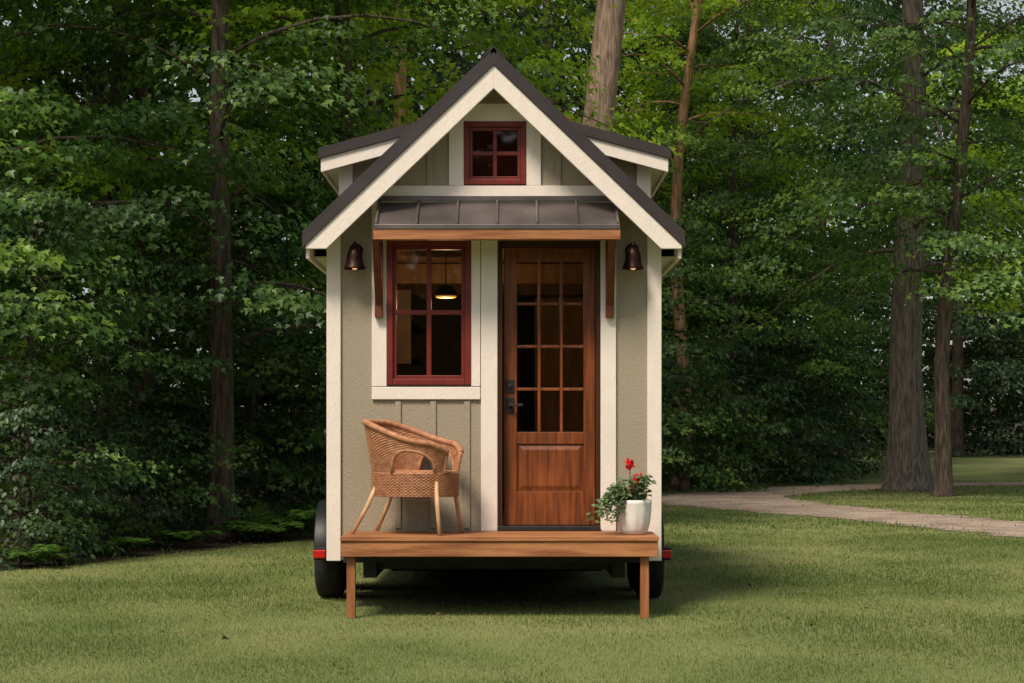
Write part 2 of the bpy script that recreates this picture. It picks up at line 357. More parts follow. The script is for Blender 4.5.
def window(name, o, cols, rows, fw_, mw, depth, trims):
    x0, x1, z0, z1 = o
    f = MB(); ya, yb = -.032, .07
    f.box(x0,x0+fw_,ya,yb,z0,z1); f.box(x1-fw_,x1,ya,yb,z0,z1); f.box(x0+fw_,x1-fw_,ya,yb,z0,z0+fw_); f.box(x0+fw_,x1-fw_,ya,yb,z1-fw_,z1)
    fo = f.build(name, M['red'], H, .004)
    s = MB(); g_ = fw_*.6; ax, bx_, az, bz = x0+fw_, x1-fw_, z0+fw_, z1-fw_
    ya, yb = -.008, .035
    s.box(ax,ax+g_,ya,yb,az,bz); s.box(bx_-g_,bx_,ya,yb,az,bz); s.box(ax+g_,bx_-g_,ya,yb,az,az+g_); s.box(ax+g_,bx_-g_,ya,yb,bz-g_,bz)
    ax += g_; bx_ -= g_; az += g_; bz -= g_
    for i in range(1, cols): x = ax+(bx_-ax)*i/cols; s.box(x-mw,x+mw,ya+.002,yb-.002,az,bz)
    for j in range(1, rows):
        z = az+(bz-az)*j/rows
        for i in range(cols):
            a = ax+(bx_-ax)*i/cols+(mw if i else 0); b = ax+(bx_-ax)*(i+1)/cols-(mw if i < cols-1 else 0); s.box(a,b,ya+.002,yb-.002,z-mw,z+mw)
    s.build('sash', M['red'], fo, .003)
    p = MB(); p.add([(ax-.01,.02,az-.01),(bx_+.01,.02,az-.01),(bx_+.01,.02,bz+.01),(ax-.01,.02,bz+.01)], [(0,1,2,3)]); p.build('pane', M['glass'], fo)
    for (a, b, c, d) in trims: MB().box(a,b,-.024,0,c,d).build('trim', M['cream'], fo, .004)
    return fo
window('window', win, 2, 2, .046, .018, 0, [(wx(372),win[0]-.001,wz(386.5),wz(201)), (win[1]+.001,wx(480.4),wz(386.5),wz(240)), (wx(372),wx(480.4),wz(399.5),wz(387))])
ztop = wz(104)
window('gable_window', gw, 2, 2, .04, .014, 0, [(wx(449),gw[0]-.001,wz(186)+.001,ztop), (gw[1]+.001,wx(541),wz(186)+.001,ztop), (gw[0]+.001,gw[1]-.001,gw[3]+.001,ztop)])
# door, set back inside its dark frame
x0, x1, z0, z1 = dr
t = MB(); t.box(x0,x0+.034,-.012,.16,z0,z1); t.box(x1-.03,x1,-.012,.16,z0,z1); t.box(x0+.034,x1-.03,-.012,.16,z1-.05,z1); t.build('door_frame', M['doorframe'], H, .003)
MB().box(x0,x1,-.05,.1,.602,z0+.03).build('threshold', M['black'], H, .004)
ya, yb = .080, .124
d = MB(); gx0, gx1, gz0, gz1 = wx(517), wx(584), wz(432), wz(260); a, b = x0+.046, x1-.034; zb, zt = z0+.034, z1-.060
d.box(a,gx0,ya,yb,zb,zt); d.box(gx1,b,ya,yb,zb,zt); d.box(gx0,gx1,ya,yb,gz1,zt); d.box(gx0,gx1,ya,yb,wz(444),gz0); d.box(gx0,gx1,ya,yb,zb,wz(492))
d.box(gx0,gx1,ya+.014,yb-.005,wz(492),wz(444))
ix0, ix1, iz0, iz1 = gx0+.045, gx1-.045, wz(492)+.045, wz(444)-.045
d.add([(gx0+.012,ya+.0135,wz(492)+.012),(gx1-.012,ya+.0135,wz(492)+.012),(gx1-.012,ya+.0135,wz(444)-.012),(gx0+.012,ya+.0135,wz(444)-.012),(ix0,ya+.002,iz0),(ix1,ya+.002,iz0),(ix1,ya+.002,iz1),(ix0,ya+.002,iz1)],
      [(0,1,5,4),(1,2,6,5),(2,3,7,6),(3,0,4,7),(4,5,6,7)])
for i in (1, 2): x = gx0+(gx1-gx0)*i/3; d.box(x-.011,x+.011,ya+.004,yb-.004,gz0,gz1)
for j in (1, 2, 3):
    z = gz0+(gz1-gz0)*j/4
    for i in range(3):
        p_ = gx0+(gx1-gx0)*i/3+(.011 if i else 0); q_ = gx0+(gx1-gx0)*(i+1)/3-(.011 if i < 2 else 0); d.box(p_,q_,ya+.004,yb-.004,z-.011,z+.011)
do = d.build('door', M['door'], H, .003)
MB().add([(gx0-.005,ya+.022,gz0-.005),(gx1+.005,ya+.022,gz0-.005),(gx1+.005,ya+.022,gz1+.005),(gx0-.005,ya+.022,gz1+.005)], [(0,1,2,3)]).build('pane', M['glass'], do)
hx = wx(510)
t = MB(); t.box(hx-.03,hx+.03,ya-.012,ya-.0001,wz(413),wz(397)); t.lathe([(.012,0),(.012,-.03)], (hx,ya-.012,wz(405)), 12, 'y'); t.box(hx-.012,hx+.1,ya-.058,ya-.042,wz(405)-.01,wz(405)+.01)
t.build('handle', M['black'], do, .003)
t = MB(); t.box(hx-.03,hx+.03,ya-.014,ya-.0001,wz(392),wz(379)); t.lathe([(.018,0),(.016,-.014)], (hx,ya-.014,wz(386)), 14, 'y'); t.build('lock', M['black'], do, .003)
for py in (275, 385, 500): MB().box(b-.004,b+.003,ya-.010,ya-.0001,wz(py)-.045,wz(py)+.045).build('hinge', M['black'], do)
# awning
AF = -.42; ax0, ax1 = PX(374,AF), PX(620,AF); zb_, zf = wz(201), PZ(225,AF)
aw = MB(); aw.prism([(0-.001,zb_),(AF,zf),(AF,zf-.018),(-.001,zb_-.018)], ax0, ax1, 'x')
for k in range(7):
    x = ax0+.006+(ax1-ax0-.03)*k/6; aw.prism([(-.001,zb_+.001),(AF,zf+.001),(AF,zf+.028),(-.001,zb_+.028)], x, x+.018, 'x')
aw.box(ax0,ax1,AF-.012,AF-.001,zf-.03,zf+.004); aw.box(ax0-.002,ax1+.002,-.04,-.027,zb_-.005,zb_+.035)
ao = aw.build('awning', M['awning'], H, .003)
bz1 = zf-.032; bz0 = PZ(239.5,AF)
MB().box(ax0-.004,ax1+.004,AF-.006,AF+.075,bz0,bz1).build('beam', M['cedar'], ao, .004)
t = MB(); t.prism([(-.027,zb_-.02),(AF+.078,zf+.022),(AF+.078,zf-.01),(-.027,zb_-.05)], ax0+.02, ax1-.02, 'x'); t.build('ceiling', M['interior'], ao)
for (pa, pb) in ((374.5,382.5), (606,614.5)):
    xa, xb = PX(pa,-.1), PX(pb,-.1)
    t = MB(); t.box(xa,xb,-.075,-.0245,wz(318),bz0+.05); t.prism([(-.0755,wz(306)),(-.0755,wz(292)),(AF+.06,bz0-.001),(AF,bz0-.001)], xa+.004, xb-.004, 'x')
    t.box(xa,xb,AF+.0755,-.076,bz0+.01,bz0+.07)
    t.build('bracket', M['bracket'], ao, .004)
# wall lamps
mb_bulb = emitmat('small_lamp_bulb', (1.0,.5,.2), .8)
for px in (356, 632):
    x = wx(px); zc = wz(260)
    t = MB(); t.lathe([(.010,.085),(.030,.08),(.048,.06),(.058,.03),(.062,0),(.068,-.04),(.082,-.068),(.086,-.08),(.082,-.081),(.064,-.045),(.055,0),(.03,.06)], (x,-.13,zc), 24)
    t.lathe([(.004,.125),(.014,.12),(.016,.09),(.010,.08)], (x,-.13,zc), 12)
    lo = t.build('wall_lamp', M['bronze'], H)
    t = MB(); t.lathe([(.055,0),(.055,-.012),(.035,-.02)], (x,-.001,zc+.07), 18, 'y'); t.tube([(x,-.01,zc+.07),(x,-.06,zc+.10),(x,-.1,zc+.125),(x,-.13,zc+.12)], .010, 8); t.build('mount_arm', M['bronze'], lo)
    t = MB(); t.lathe([(.008,-.015),(.022,-.035),(.026,-.06),(.018,-.08),(.005,-.086)], (x,-.13,zc), 14); t.build('bulb', mb_bulb, lo)
# porch
DF = -.75; px0, px1 = PX(341,DF), PX(658,DF)
t = MB()
for k in range(5):
    y0 = DF-.012+k*.147; t.box(px0-.006,px1+.006,y0,min(y0+.141,-.03),.565,.60)
po = t.build('porch', M['cedar'], H, .004)
t = MB(); t.box(px0,px1,DF,DF+.045,.452,.563); t.box(px0,px0+.045,DF+.046,-.03,.452,.563); t.box(px1-.045,px1,DF+.046,-.03,.452,.563); t.box(px0+.05,px1-.05,-.08,-.032,.452,.563)
t.build('rim_joist', M['cedar'], po, .004)
for pa in (346, 641):
    xa = PX(pa,DF); MB().box(xa,xa+.062,DF+.05,DF+.112,0,.555).build('leg', M['cedar_v'], po, .004)
# trailer
t = MB(); t.box(-1.14,1.14,.06,6.2,.40,.58); t.box(-1.0,-.9,.02,6.4,.24,.399); t.box(.9,1.0,.02,6.4,.24,.399)
for k in range(9): t.box(-.899,.899,.1+k*.7,.16+k*.7,.30,.398)
t.box(-1.15,1.15,-.028,.019,.36,.45); t.tube([(-1.25,1.0,.33),(1.2,1.0,.33)], .04, 8); t.tube([(-1.25,1.85,.33),(1.2,1.85,.33)], .04, 8)
t.box(-.95,.95,2.6,4.6,.10,.29); t.box(-.06,.06,6.3,7.6,.34,.44)  # wide low black box is added to block light under the trailer
t.build('chassis', M['black'], H)
for s in (-1, 1):
    w0, f0, f1 = (-1.23, -1.28, -1.435) if s < 0 else (1.14, 1.272, 1.345)
    for yc in (1.0, 1.85):
        t = MB(); xa = w0
        t.lathe([(.19,0),(.27,s*.0),(.315,s*.015),(.333,s*.05),(.335,s*.11),(.333,s*.17),(.315,s*.205),(.27,s*.22),(.19,s*.21)], (xa,yc,.333), 32, 'x')
        wo = t.build('wheel', M['rubber'], H)
        MB().lathe([(.185,s*.02),(.19,s*.20),(.17,s*.18),(.07,s*.14),(.05,s*.19),(.02,s*.195)], (xa,yc,.333), 24, 'x').build('rim', M['rim'], wo)
    prof = []
    for k in range(9): a = math.pi-(math.pi/2)*k/8; prof.append((.98+.44*math.cos(a), .36+.43*math.sin(a)))
    for k in range(9): a = math.pi/2-(math.pi/2)*k/8; prof.append((1.87+.44*math.cos(a), .36+.43*math.sin(a)))
    inner = [(1.425+(p[0]-1.425)*.975, .36+(p[1]-.36)*.955) for p in prof][::-1]
    t = MB(); xa, xb = f0, f1; o_ = len(prof)
    P = [(xa,)+p for p in prof]+[(xb,)+p for p in prof]+[(xa,)+p for p in inner[::-1]]+[(xb,)+p for p in inner[::-1]]
    fs = []
    for k in range(o_-1): fs += [(k,k+1,o_+k+1,o_+k), (2*o_+k,3*o_+k,3*o_+k+1,2*o_+k+1), (o_+k,o_+k+1,3*o_+k+1,3*o_+k), (k,2*o_+k,2*o_+k+1,k+1)]
    fs += [(0,o_,3*o_,2*o_), (o_-1,3*o_-1,4*o_-1,2*o_-1)]
    t.add(P, fs, True); fo_ = t.build('fender', M['fender'], H, .006)
    l0, l1 = (-1.43,-1.33) if s < 0 else (1.315,1.395)
    t = MB(); t.box(l0,l1,.44,.50,.36,.425); to = t.build('tail_light', M['taillight'], H, .008)
    MB().box(min(s*1.27,l0),max(s*1.27,l1),.501,.53,.34,.44).build('housing', M['black'], to, .004)
    MB().lathe([(.03,0),(.028,s*.02),(.01,s*.03)], (s*1.277,.05,wz(433)), 12, 'x').build('marker_light', M['black'], H)
# interior
MB().box(-1.15,1.15,.161,5.99,.585,.60).build('floor', M['interior'], H)
MB().box(-1.15,1.15,.161,5.99,2.84,2.88).build('interior_ceiling', M['interior'], H)
t = MB(); t.box(-1.14,-.55,1.9,5,.601,1.48); t.box(-1.14,-.52,1.88,5.02,1.481,1.52); t.build('kitchen_counter', M['cabinet'], H, .004)
t = MB(); t.box(.35,1.14,3.2,3.28,.601,2.6); t.box(-.2,-.12,2.9,2.98,.601,2.83); t.box(-1.14,1.14,2.2,2.3,2.66,2.83); t.box(-1.14,1.14,3.6,3.7,2.66,2.83); t.build('partition', M['interior'], H)
MB().box(-.6,.6,.3,.4,2.881,3.8).build('loft_curtain', M['loft'], H)
t = MB(); t.box(-1.14,-.75,2.2,4.5,2.02,2.06); t.box(-1.14,-.75,2.2,4.5,2.34,2.38); t.box(-1.14,-.75,2.15,2.199,1.95,2.6)
sh = t.build('shelf', M['cabinet'], H, .003)
for k in range(6):
    MB().lathe([(.05,0),(.06,.02),(.055,.16-.05*(k%3)),(.04,.17-.05*(k%3))], (-.72,2.0+k*.3,1.521), 12).build('jar', M['dish'], sh)
ly = 1.3; lx, lz = PX(446,ly), PZ(296,ly)
t = MB(); t.tube([(lx,ly,lz+.09),(lx,ly,2.83)], .005, 6); t.lathe([(.02,.09),(.05,.085),(.08,.05),(.10,.0),(.098,0),(.045,.07)], (lx,ly,lz), 20); pl = t.build('pendant_lamp', M['bronze'], H)
MB().lathe([(.02,.012),(.09,.006),(.085,-.012),(.05,-.018),(.01,-.02)], (lx,ly,lz), 20).build('lamp_shade', M['bulb'], pl)

# ------------------------------------------------------------------ wicker chair
ch = empty('wicker_chair', (PX(415,-.40), -.40, .60), R(-20)); ch.scale = (1.17,.93,.985)
tag(ch, 'brown woven wicker armchair on the wooden porch below the red window', 'chair')
HC, HH, AM = 106, 30, 150
def hole_top(a): return .70*max(0, 1-abs((a-HC)/HH)**2.2)**.5
def hole(ph, v):
    a = abs(math.degrees(ph)); return HC-HH+1 < a < HC+HH-1 and v < hole_top(a)
SEAT = .455
def rimh(a):
    t_ = min(1, max(0, (a-28)/95)); sm = t_*t_*(3-2*t_)
    return .84-.155*sm-.07*max(0, (a-118)/32)**1.5
def shell(ph, v, off=0):
    a = abs(math.degrees(ph)); fl = float(np.interp(a, [0,40,90,150], [.05,.055,.055,.03]))
    ex = 2.2; c, s_ = math.cos(ph), math.sin(ph); k = (abs(c)**ex+abs(s_)**ex)**(-1/ex)
    r = .268*k+fl*v**1.0+off
    return (-c*r, s_*r, SEAT+(rimh(a)-SEAT)*v)
phs = np.radians(np.linspace(-AM, AM, 107)); NV = 34
wk = MB()
for j in range(NV+1):
    v = j/NV; run = []
    for i, ph in enumerate(phs):
        if hole(ph, v):
            if len(run) > 1: wk.tube(run, .0062, 5)
            run = []
        else: run.append(shell(ph, v, .0055*(1 if (i+j) % 2 else -1)))
    if len(run) > 1: wk.tube(run, .0062, 5)
bo = wk.build('backrest', M['wicker'], ch)
inn = MB(); vs = [shell(ph, j/NV) for ph in phs for j in range(NV+1)]; fs = []
for i in range(len(phs)-1):
    for j in range(NV):
        if not (hole(phs[i], j/NV) or hole(phs[i+1], j/NV) or hole(phs[i], (j+1)/NV) or hole(phs[i+1], (j+1)/NV)):
            q = i*(NV+1)+j; fs.append((q, q+1, q+NV+2, q+NV+1))
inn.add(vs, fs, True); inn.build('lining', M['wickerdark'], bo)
rm = MB()
rp = [shell(ph, 1) for ph in phs]; rm.tube(rp, [.022+.002*(i % 2) for i in range(len(rp))], 8)
for s in (-1, 1):
    e = [shell(s*R(AM), v) for v in np.linspace(0, 1, 12)]; rm.tube(e, [.015+.002*(i % 2) for i in range(12)], 8)
    hp = [shell(s*R(a), hole_top(a), .002) for a in np.linspace(HC-HH, HC+HH, 34)]
    rm.tube(hp, [.011+.002*(i % 2) for i in range(34)], 7)
rm.build('armrest', M['wicker'], ch)
st = MB(); ring = np.linspace(0, 2*math.pi, 121)[:-1]
def sq(ph, off=0):
    ex = 2.4; c, s_ = math.cos(ph), math.sin(ph); k = (abs(c)**ex+abs(s_)**ex)**(-1/ex); return np.array((-c*(.268*k+off), s_*(.268*k+off)))
for j in range(16):
    st.tube([(*sq(p, .005*(1 if (i+j) % 2 else -1)), .290+j*.0112) for i, p in enumerate(ring)], .0066, 5, closed=True)
for q in np.linspace(.06, .96, 17):
    st.tube([(*(sq(p)*q), SEAT+.012-.010*(1-q)+.003*(1 if i % 2 else -1)) for i, p in enumerate(ring)], .0078, 5, closed=True)
so_ = st.build('seat', M['wicker'], ch)
t = MB(); vs = [(*(sq(p)), .30) for p in ring]+[(*(sq(p)), SEAT+.003) for p in ring]; n = len(ring)
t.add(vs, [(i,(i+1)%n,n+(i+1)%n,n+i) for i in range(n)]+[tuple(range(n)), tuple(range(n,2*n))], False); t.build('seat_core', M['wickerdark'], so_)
for (a, b) in (((-.19,-.18),(-.35,-.24)), ((-.19,.18),(-.35,.24)), ((.205,-.19),(.245,-.235)), ((.205,.19),(.245,.235))):
    t = MB(); t.tube([(a[0],a[1],.40),(a[0]+(b[0]-a[0])*.45,a[1]+(b[1]-a[1])*.45,.2),(b[0],b[1],.0)], [.015,.0145,.013], 10); t.build('leg', M['rattan'], ch)

# ------------------------------------------------------------------ potted plant
py_ = -.47; pp = empty('potted_plant', (PX(634,py_), py_, .60)); pp.scale = (.97,.97,.97)
tag(pp, 'white ceramic pot of red geraniums and trailing greenery on the right porch corner', 'plant')
t = MB(); n = 48; prof = [(.080,0),(.092,.006),(.108,.04),(.121,.10),(.129,.17),(.134,.235),(.1365,.262),(.128,.263),(.118,.22)]
vs = []
for (r, z) in prof:
    for k in range(n):
        a = 2*math.pi*k/n; q = r*(1+(.018*math.cos(12*a) if .02 < z < .2 else 0)); vs.append((q*math.cos(a), q*math.sin(a), z))
t.add(vs, [(i*n+k,i*n+(k+1)%n,(i+1)*n+(k+1)%n,(i+1)*n+k) for i in range(len(prof)-1) for k in range(n)]+[tuple(range(n))[::-1]], True); t.build('pot', M['pot'], pp)
MB().lathe([(.119,.225),(.02,.235)], n=24).build('soil', M['soil'], pp)
rg = np.random.default_rng(5); pos = []; nr = []; dd = []; stm = MB()
for k in range(54):
    a = rg.uniform(0, 2*math.pi) if k < 26 else rg.normal(math.pi+.15, .6)
    L_ = rg.uniform(.06,.14) if k < 26 else rg.uniform(.12,.30); up = rg.uniform(.05,.17)
    d_ = np.array((math.cos(a), math.sin(a)*.8, 0)); pts = []
    for s_ in np.linspace(0, 1, 7):
        pts.append(np.array((0,0,.235))+d_*(.04+L_*s_)+np.array((0,0,up*math.sin(s_*2.0)*1.3-(.20 if k >= 26 else .03)*s_*s_)))
    stm.tube(pts, .0022, 4)
    for p in pts[1:]:
        for q in range(3):
            pos.append(p+rg.normal(0,.014,3)); nr.append((rg.normal(0,.5), rg.normal(-.4,.5), 1)); dd.append(d_+rg.normal(0,.7,3))
pos = np.array(pos); stm.build('stem', M['pot_leaf'], pp)
leaf_mesh('foliage', pos, np.array(nr), np.array(dd), rg.uniform(.026,.052,len(pos)), M['pot_leaf'], pp, 'oval', rg=rg)
for (fx, fz, fr, n) in ((PX(629,py_), PZ(462,py_), .050, 90), (PX(638,py_), PZ(478,py_), .062, 120), (PX(633,py_), PZ(487,py_), .036, 50)):
    c = np.array((fx-pp.location.x, -.03, fz-.60)); v = norm(rg.normal(0,1,(n,3)))
    fo = leaf_mesh('flower', c+v*fr*rg.uniform(.4,.85,(n,1)), v+rg.normal(0,.3,(n,3)), rg.normal(0,1,(n,3)), rg.uniform(.018,.030,n), M['petal'], pp, 'oval', rg=rg)
    t = MB(); t.tube([(c[0]*.3,-.0,.235),(c[0]*.8,-.02,.235+(c[2]-.235)*.6),tuple(c)], .004, 6); t.build('flower_stem', M['pot_leaf'], fo)

# ------------------------------------------------------------------ trees
def expand(rg, C, OUT, RS, n, flat):
    C = np.repeat(np.array(C), n, 0); O = np.repeat(np.array(OUT), n, 0); RS = np.repeat(np.array(RS), n); m = len(C)
    a = rg.uniform(0, 2*math.pi, m); q = np.sqrt(rg.uniform(0,1,m)); r = q*RS
    pos = C+np.stack([np.cos(a)*r, np.sin(a)*r, rg.normal(0,flat,m)*RS-.42*q*r], 1)
    nr = O*.6+np.stack([.5*np.cos(a)*q, .5*np.sin(a)*q, np.full(m,.8)], 1)+rg.normal(0,.36,(m,3))
    d = O*.7+np.stack([np.cos(a), np.sin(a), np.full(m,-.5)], 1)+rg.normal(0,.4,(m,3))
    return pos, nr, d
def gen_tree(name, seed, Ht, hb, Rc, tr, nl, nleaf, leaf, lm, bk, lean=(0,0), kind='maple', twigs=6, rs=(.38,.75), droop=.35, limb_r=.20, wob=.12, power=1.0, low=.22, flat=.07, rise0=16):
    rg = np.random.default_rng(seed); root = empty(name); T = MB()
    ph = rg.uniform(0, 6, 4)
    def axis(z): return np.array((lean[0]*z+wob*math.sin(z*.45+ph[0])*min(1,max(0,z)/3), lean[1]*z+wob*math.sin(z*.38+ph[1])*min(1,max(0,z)/3), z))
    zs = [-.1,.06,.2,.45,.9]+list(np.linspace(1.6, Ht*.95, 16)) if Ht > 4 else list(np.linspace(-.05, Ht*.9, 9))
    T.tube([axis(z) for z in zs], [max(.012, tr*(1-.78*max(0,z)/Ht)+tr*.55*math.exp(-max(z,0)/(tr*1.3))) for z in zs], 14 if tr > .1 else 7, jit=.035, rg=rg)
    C, O, RS = [], [], []
    for i in range(nl):
        rel = (i+.5)/nl; z0 = hb+(Ht-hb)*.95*rel**power; az = i*2.39996+rg.normal(0,.35)
        Lb = Rc*(math.sin(math.pi*(low+(.97-low)*rel))**.8)*rg.uniform(.65,1.15)
        rise = math.tan(R(rise0+40*rel)+rg.normal(0,.14))
        d = np.array((math.cos(az), math.sin(az), 0)); sd = np.array((-d[1], d[0], 0)); b = axis(z0); cv = rg.normal(0,.2)
        dr_ = droop+max(0,rise-.1)*.5
        lp = lambda s: b+d*(Lb*s)+sd*(cv*Lb*s*s)+np.array((0,0,Lb*s*rise-dr_*Lb*s*s))
        r0 = max(.012, min(.07, tr*limb_r)*(1-rel*.6))
        T.tube([lp(s) for s in np.linspace(0,1,7)], [r0*(1-s)+.005 for s in np.linspace(0,1,7)], 5)
        for j in range(twigs):
            s = .12+.88*(j+rg.uniform(.2,.8))/twigs; sg = 1 if j % 2 else -1
            tl = (.25+.36*Lb*(1.15-s))*rg.uniform(.7,1.2); td = d*.75+sd*sg*rg.uniform(.5,1.1); td = td/np.linalg.norm(td)
            p0 = lp(s); p1 = p0+td*tl+np.array((0,0,tl*rg.uniform(-.2,.22)))
            T.tube([p0, p1], [r0*.25+.003, .003], 3)
            for q in ((.5,1.0) if tl > .8 else (.9,)):
                C.append(p0+(p1-p0)*q+rg.normal(0,.06,3)); o = d+td; O.append(o/np.linalg.norm(o)); RS.append(rg.uniform(*rs))
        C.append(lp(1.0)); O.append(d); RS.append(rg.uniform(*rs))
    C.append(axis(Ht*.97)); O.append(np.array((0,0,1.))); RS.append(rs[1])
    ct = np.clip(rg.normal(.45,.28,len(C)), 0, 1)
    pos, nr, dd = expand(rg, C, O, RS, nleaf, flat)
    tint = np.clip(np.repeat(ct, nleaf)+rg.normal(0,.16,len(pos)), 0, 1)
    T.build('trunk' if Ht > 3.2 else 'stem', M[bk], root)
    leaf_mesh('crown' if Ht > 3.2 else 'foliage', pos, nr, dd, leaf*rg.uniform(.55,1.3,len(pos)), M[lm], root, kind, tint)
    return root
used = set()
def place(proto, x, y, rz, sc, label, cat, group):
    o = proto if id(proto) not in used else copy_tree(proto)
    used.add(id(proto)); o.location = (x, y, gz(y)); o.rotation_euler = (0,0,rz)
    o.scale = sc if hasattr(sc, '__len__') else (sc,)*3
    return tag(o, label, cat, group)
GT, GS = 'trees of the wood around the house', 'undergrowth along the edge of the lawn'
edge = gen_tree('maple_tree', 1, 13, 2.3, 4.5, .17, 30, 118, .090, 'leaf_edge', 'bark', twigs=7, droop=.48, rs=(.5,1.0), flat=.05)
mid = gen_tree('woodland_tree', 2, 15, 2.2, 3.3, .16, 34, 84, .09, 'leaf_mid', 'bark', twigs=6, rs=(.45,.85), wob=.2)
bright = gen_tree('bright_tree', 3, 15, 4.2, 4.0, .17, 34, 96, .105, 'leaf_bright', 'bark', twigs=6, rs=(.45,.95))
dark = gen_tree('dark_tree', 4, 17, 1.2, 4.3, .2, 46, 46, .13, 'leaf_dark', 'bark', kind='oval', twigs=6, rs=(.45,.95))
lean = gen_tree('leaning_tree', 5, 22, 10.5, 5.0, .36, 26, 46, .12, 'leaf_mid', 'bark_pale', lean=(.125,0), wob=.08)
tall = gen_tree('tall_tree', 6, 20, 4.8, 5.4, .42, 34, 76, .115, 'leaf_edge', 'bark_grey', wob=.10, droop=.55, rs=(.5,1.05))
thin = gen_tree('slender_tree', 7, 17, 4.0, 4.4, .18, 32, 76, .11, 'leaf_edge', 'bark', lean=(.045,0), wob=.16, droop=.55, rs=(.45,.95))
warm = gen_tree('warm_sunlit_bark_tree', 8, 19, 7.6, 4.0, .15, 30, 66, .115, 'leaf_bright', 'bark_warm', lean=(.03,0), wob=.25)
sap = gen_tree('sapling', 9, 5.2, .3, 1.8, .045, 26, 60, .085, 'leaf_mid', 'bark', twigs=4, rs=(.35,.65))
shr = gen_tree('shrub', 10, 2.3, .08, 1.25, .03, 24, 38, .082, 'leaf_dark', 'bark', twigs=4, rs=(.22,.42), limb_r=.5, kind='oval', low=.35)
shl = gen_tree('leafy_shrub', 12, 1.7, .05, 1.1, .025, 20, 40, .078, 'leaf_mid', 'bark', twigs=4, rs=(.2,.4), limb_r=.5, low=.38)
place(edge, -6.5, 7.6, .4, 1.0, 'broad maple overhanging the lawn at the left edge of the photo', 'tree', GT)
place(mid, -3.5, 9.2, .9, 1.0, 'dark trunked tree with layered leaves standing at the left lawn edge', 'tree', GT)
place(bright, -2.2, 12.2, .2, 1.0, 'tree with sunlit yellow green leaf colour high up left of the roof peak', 'tree', GT)
place(warm, -1.75, 20.0, 2.2, 1.05, 'tree whose thin brown trunk rises just left of the roof peak', 'tree', GT)
place(lean, .72, 18.6, 0, 1.0, 'big pale trunked tree leaning right behind the roof peak', 'tree', GT)
place(warm, 4.05, 29.5, 0, 1.1, 'tree with a warm sunlit trunk right of the house', 'tree', GT)
place(tall, 9.1, 28.2, .5, 1.0, 'thick grey trunked tree on the grass island by the drive', 'tree', GT)
place(thin, 9.0, 24.4, 0, 1.0, 'slender dark trunked tree leaning right in front of the thick grey trunk', 'tree', GT)
place(edge, -7.9, 13.4, 3.4, 1.15, 'tall maple rising behind the overhanging one at the far left', 'tree', GT)
place(bright, -5.4, 11.8, 2.4, 1.0, 'tree with sunlit yellow green leaf colour between the overhanging maple and the dark trunk', 'tree', GT)
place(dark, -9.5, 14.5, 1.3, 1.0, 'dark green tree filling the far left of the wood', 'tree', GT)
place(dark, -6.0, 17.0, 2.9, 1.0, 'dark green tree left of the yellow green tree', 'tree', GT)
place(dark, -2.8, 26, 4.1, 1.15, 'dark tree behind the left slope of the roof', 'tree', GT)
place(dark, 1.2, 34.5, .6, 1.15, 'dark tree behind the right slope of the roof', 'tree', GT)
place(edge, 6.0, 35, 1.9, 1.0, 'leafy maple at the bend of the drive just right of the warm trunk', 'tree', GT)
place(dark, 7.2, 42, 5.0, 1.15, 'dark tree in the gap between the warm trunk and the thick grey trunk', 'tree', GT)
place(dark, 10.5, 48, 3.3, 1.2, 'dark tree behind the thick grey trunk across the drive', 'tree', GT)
place(bright, 5.4, 39, 2.7, 1.15, 'tree with sunlit light green leaf colour high above the bend of the drive', 'tree', GT)
place(bright, 15.8, 38.5, 4.4, 1.2, 'tree with sunlit light green leaf colour high at the right edge beyond the rear drive', 'tree', GT)
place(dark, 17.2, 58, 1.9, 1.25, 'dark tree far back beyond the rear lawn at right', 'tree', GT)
place(dark, 21.5, 60, 3.6, 1.3, 'dark tree at the right edge beyond the rear lawn', 'tree', GT)
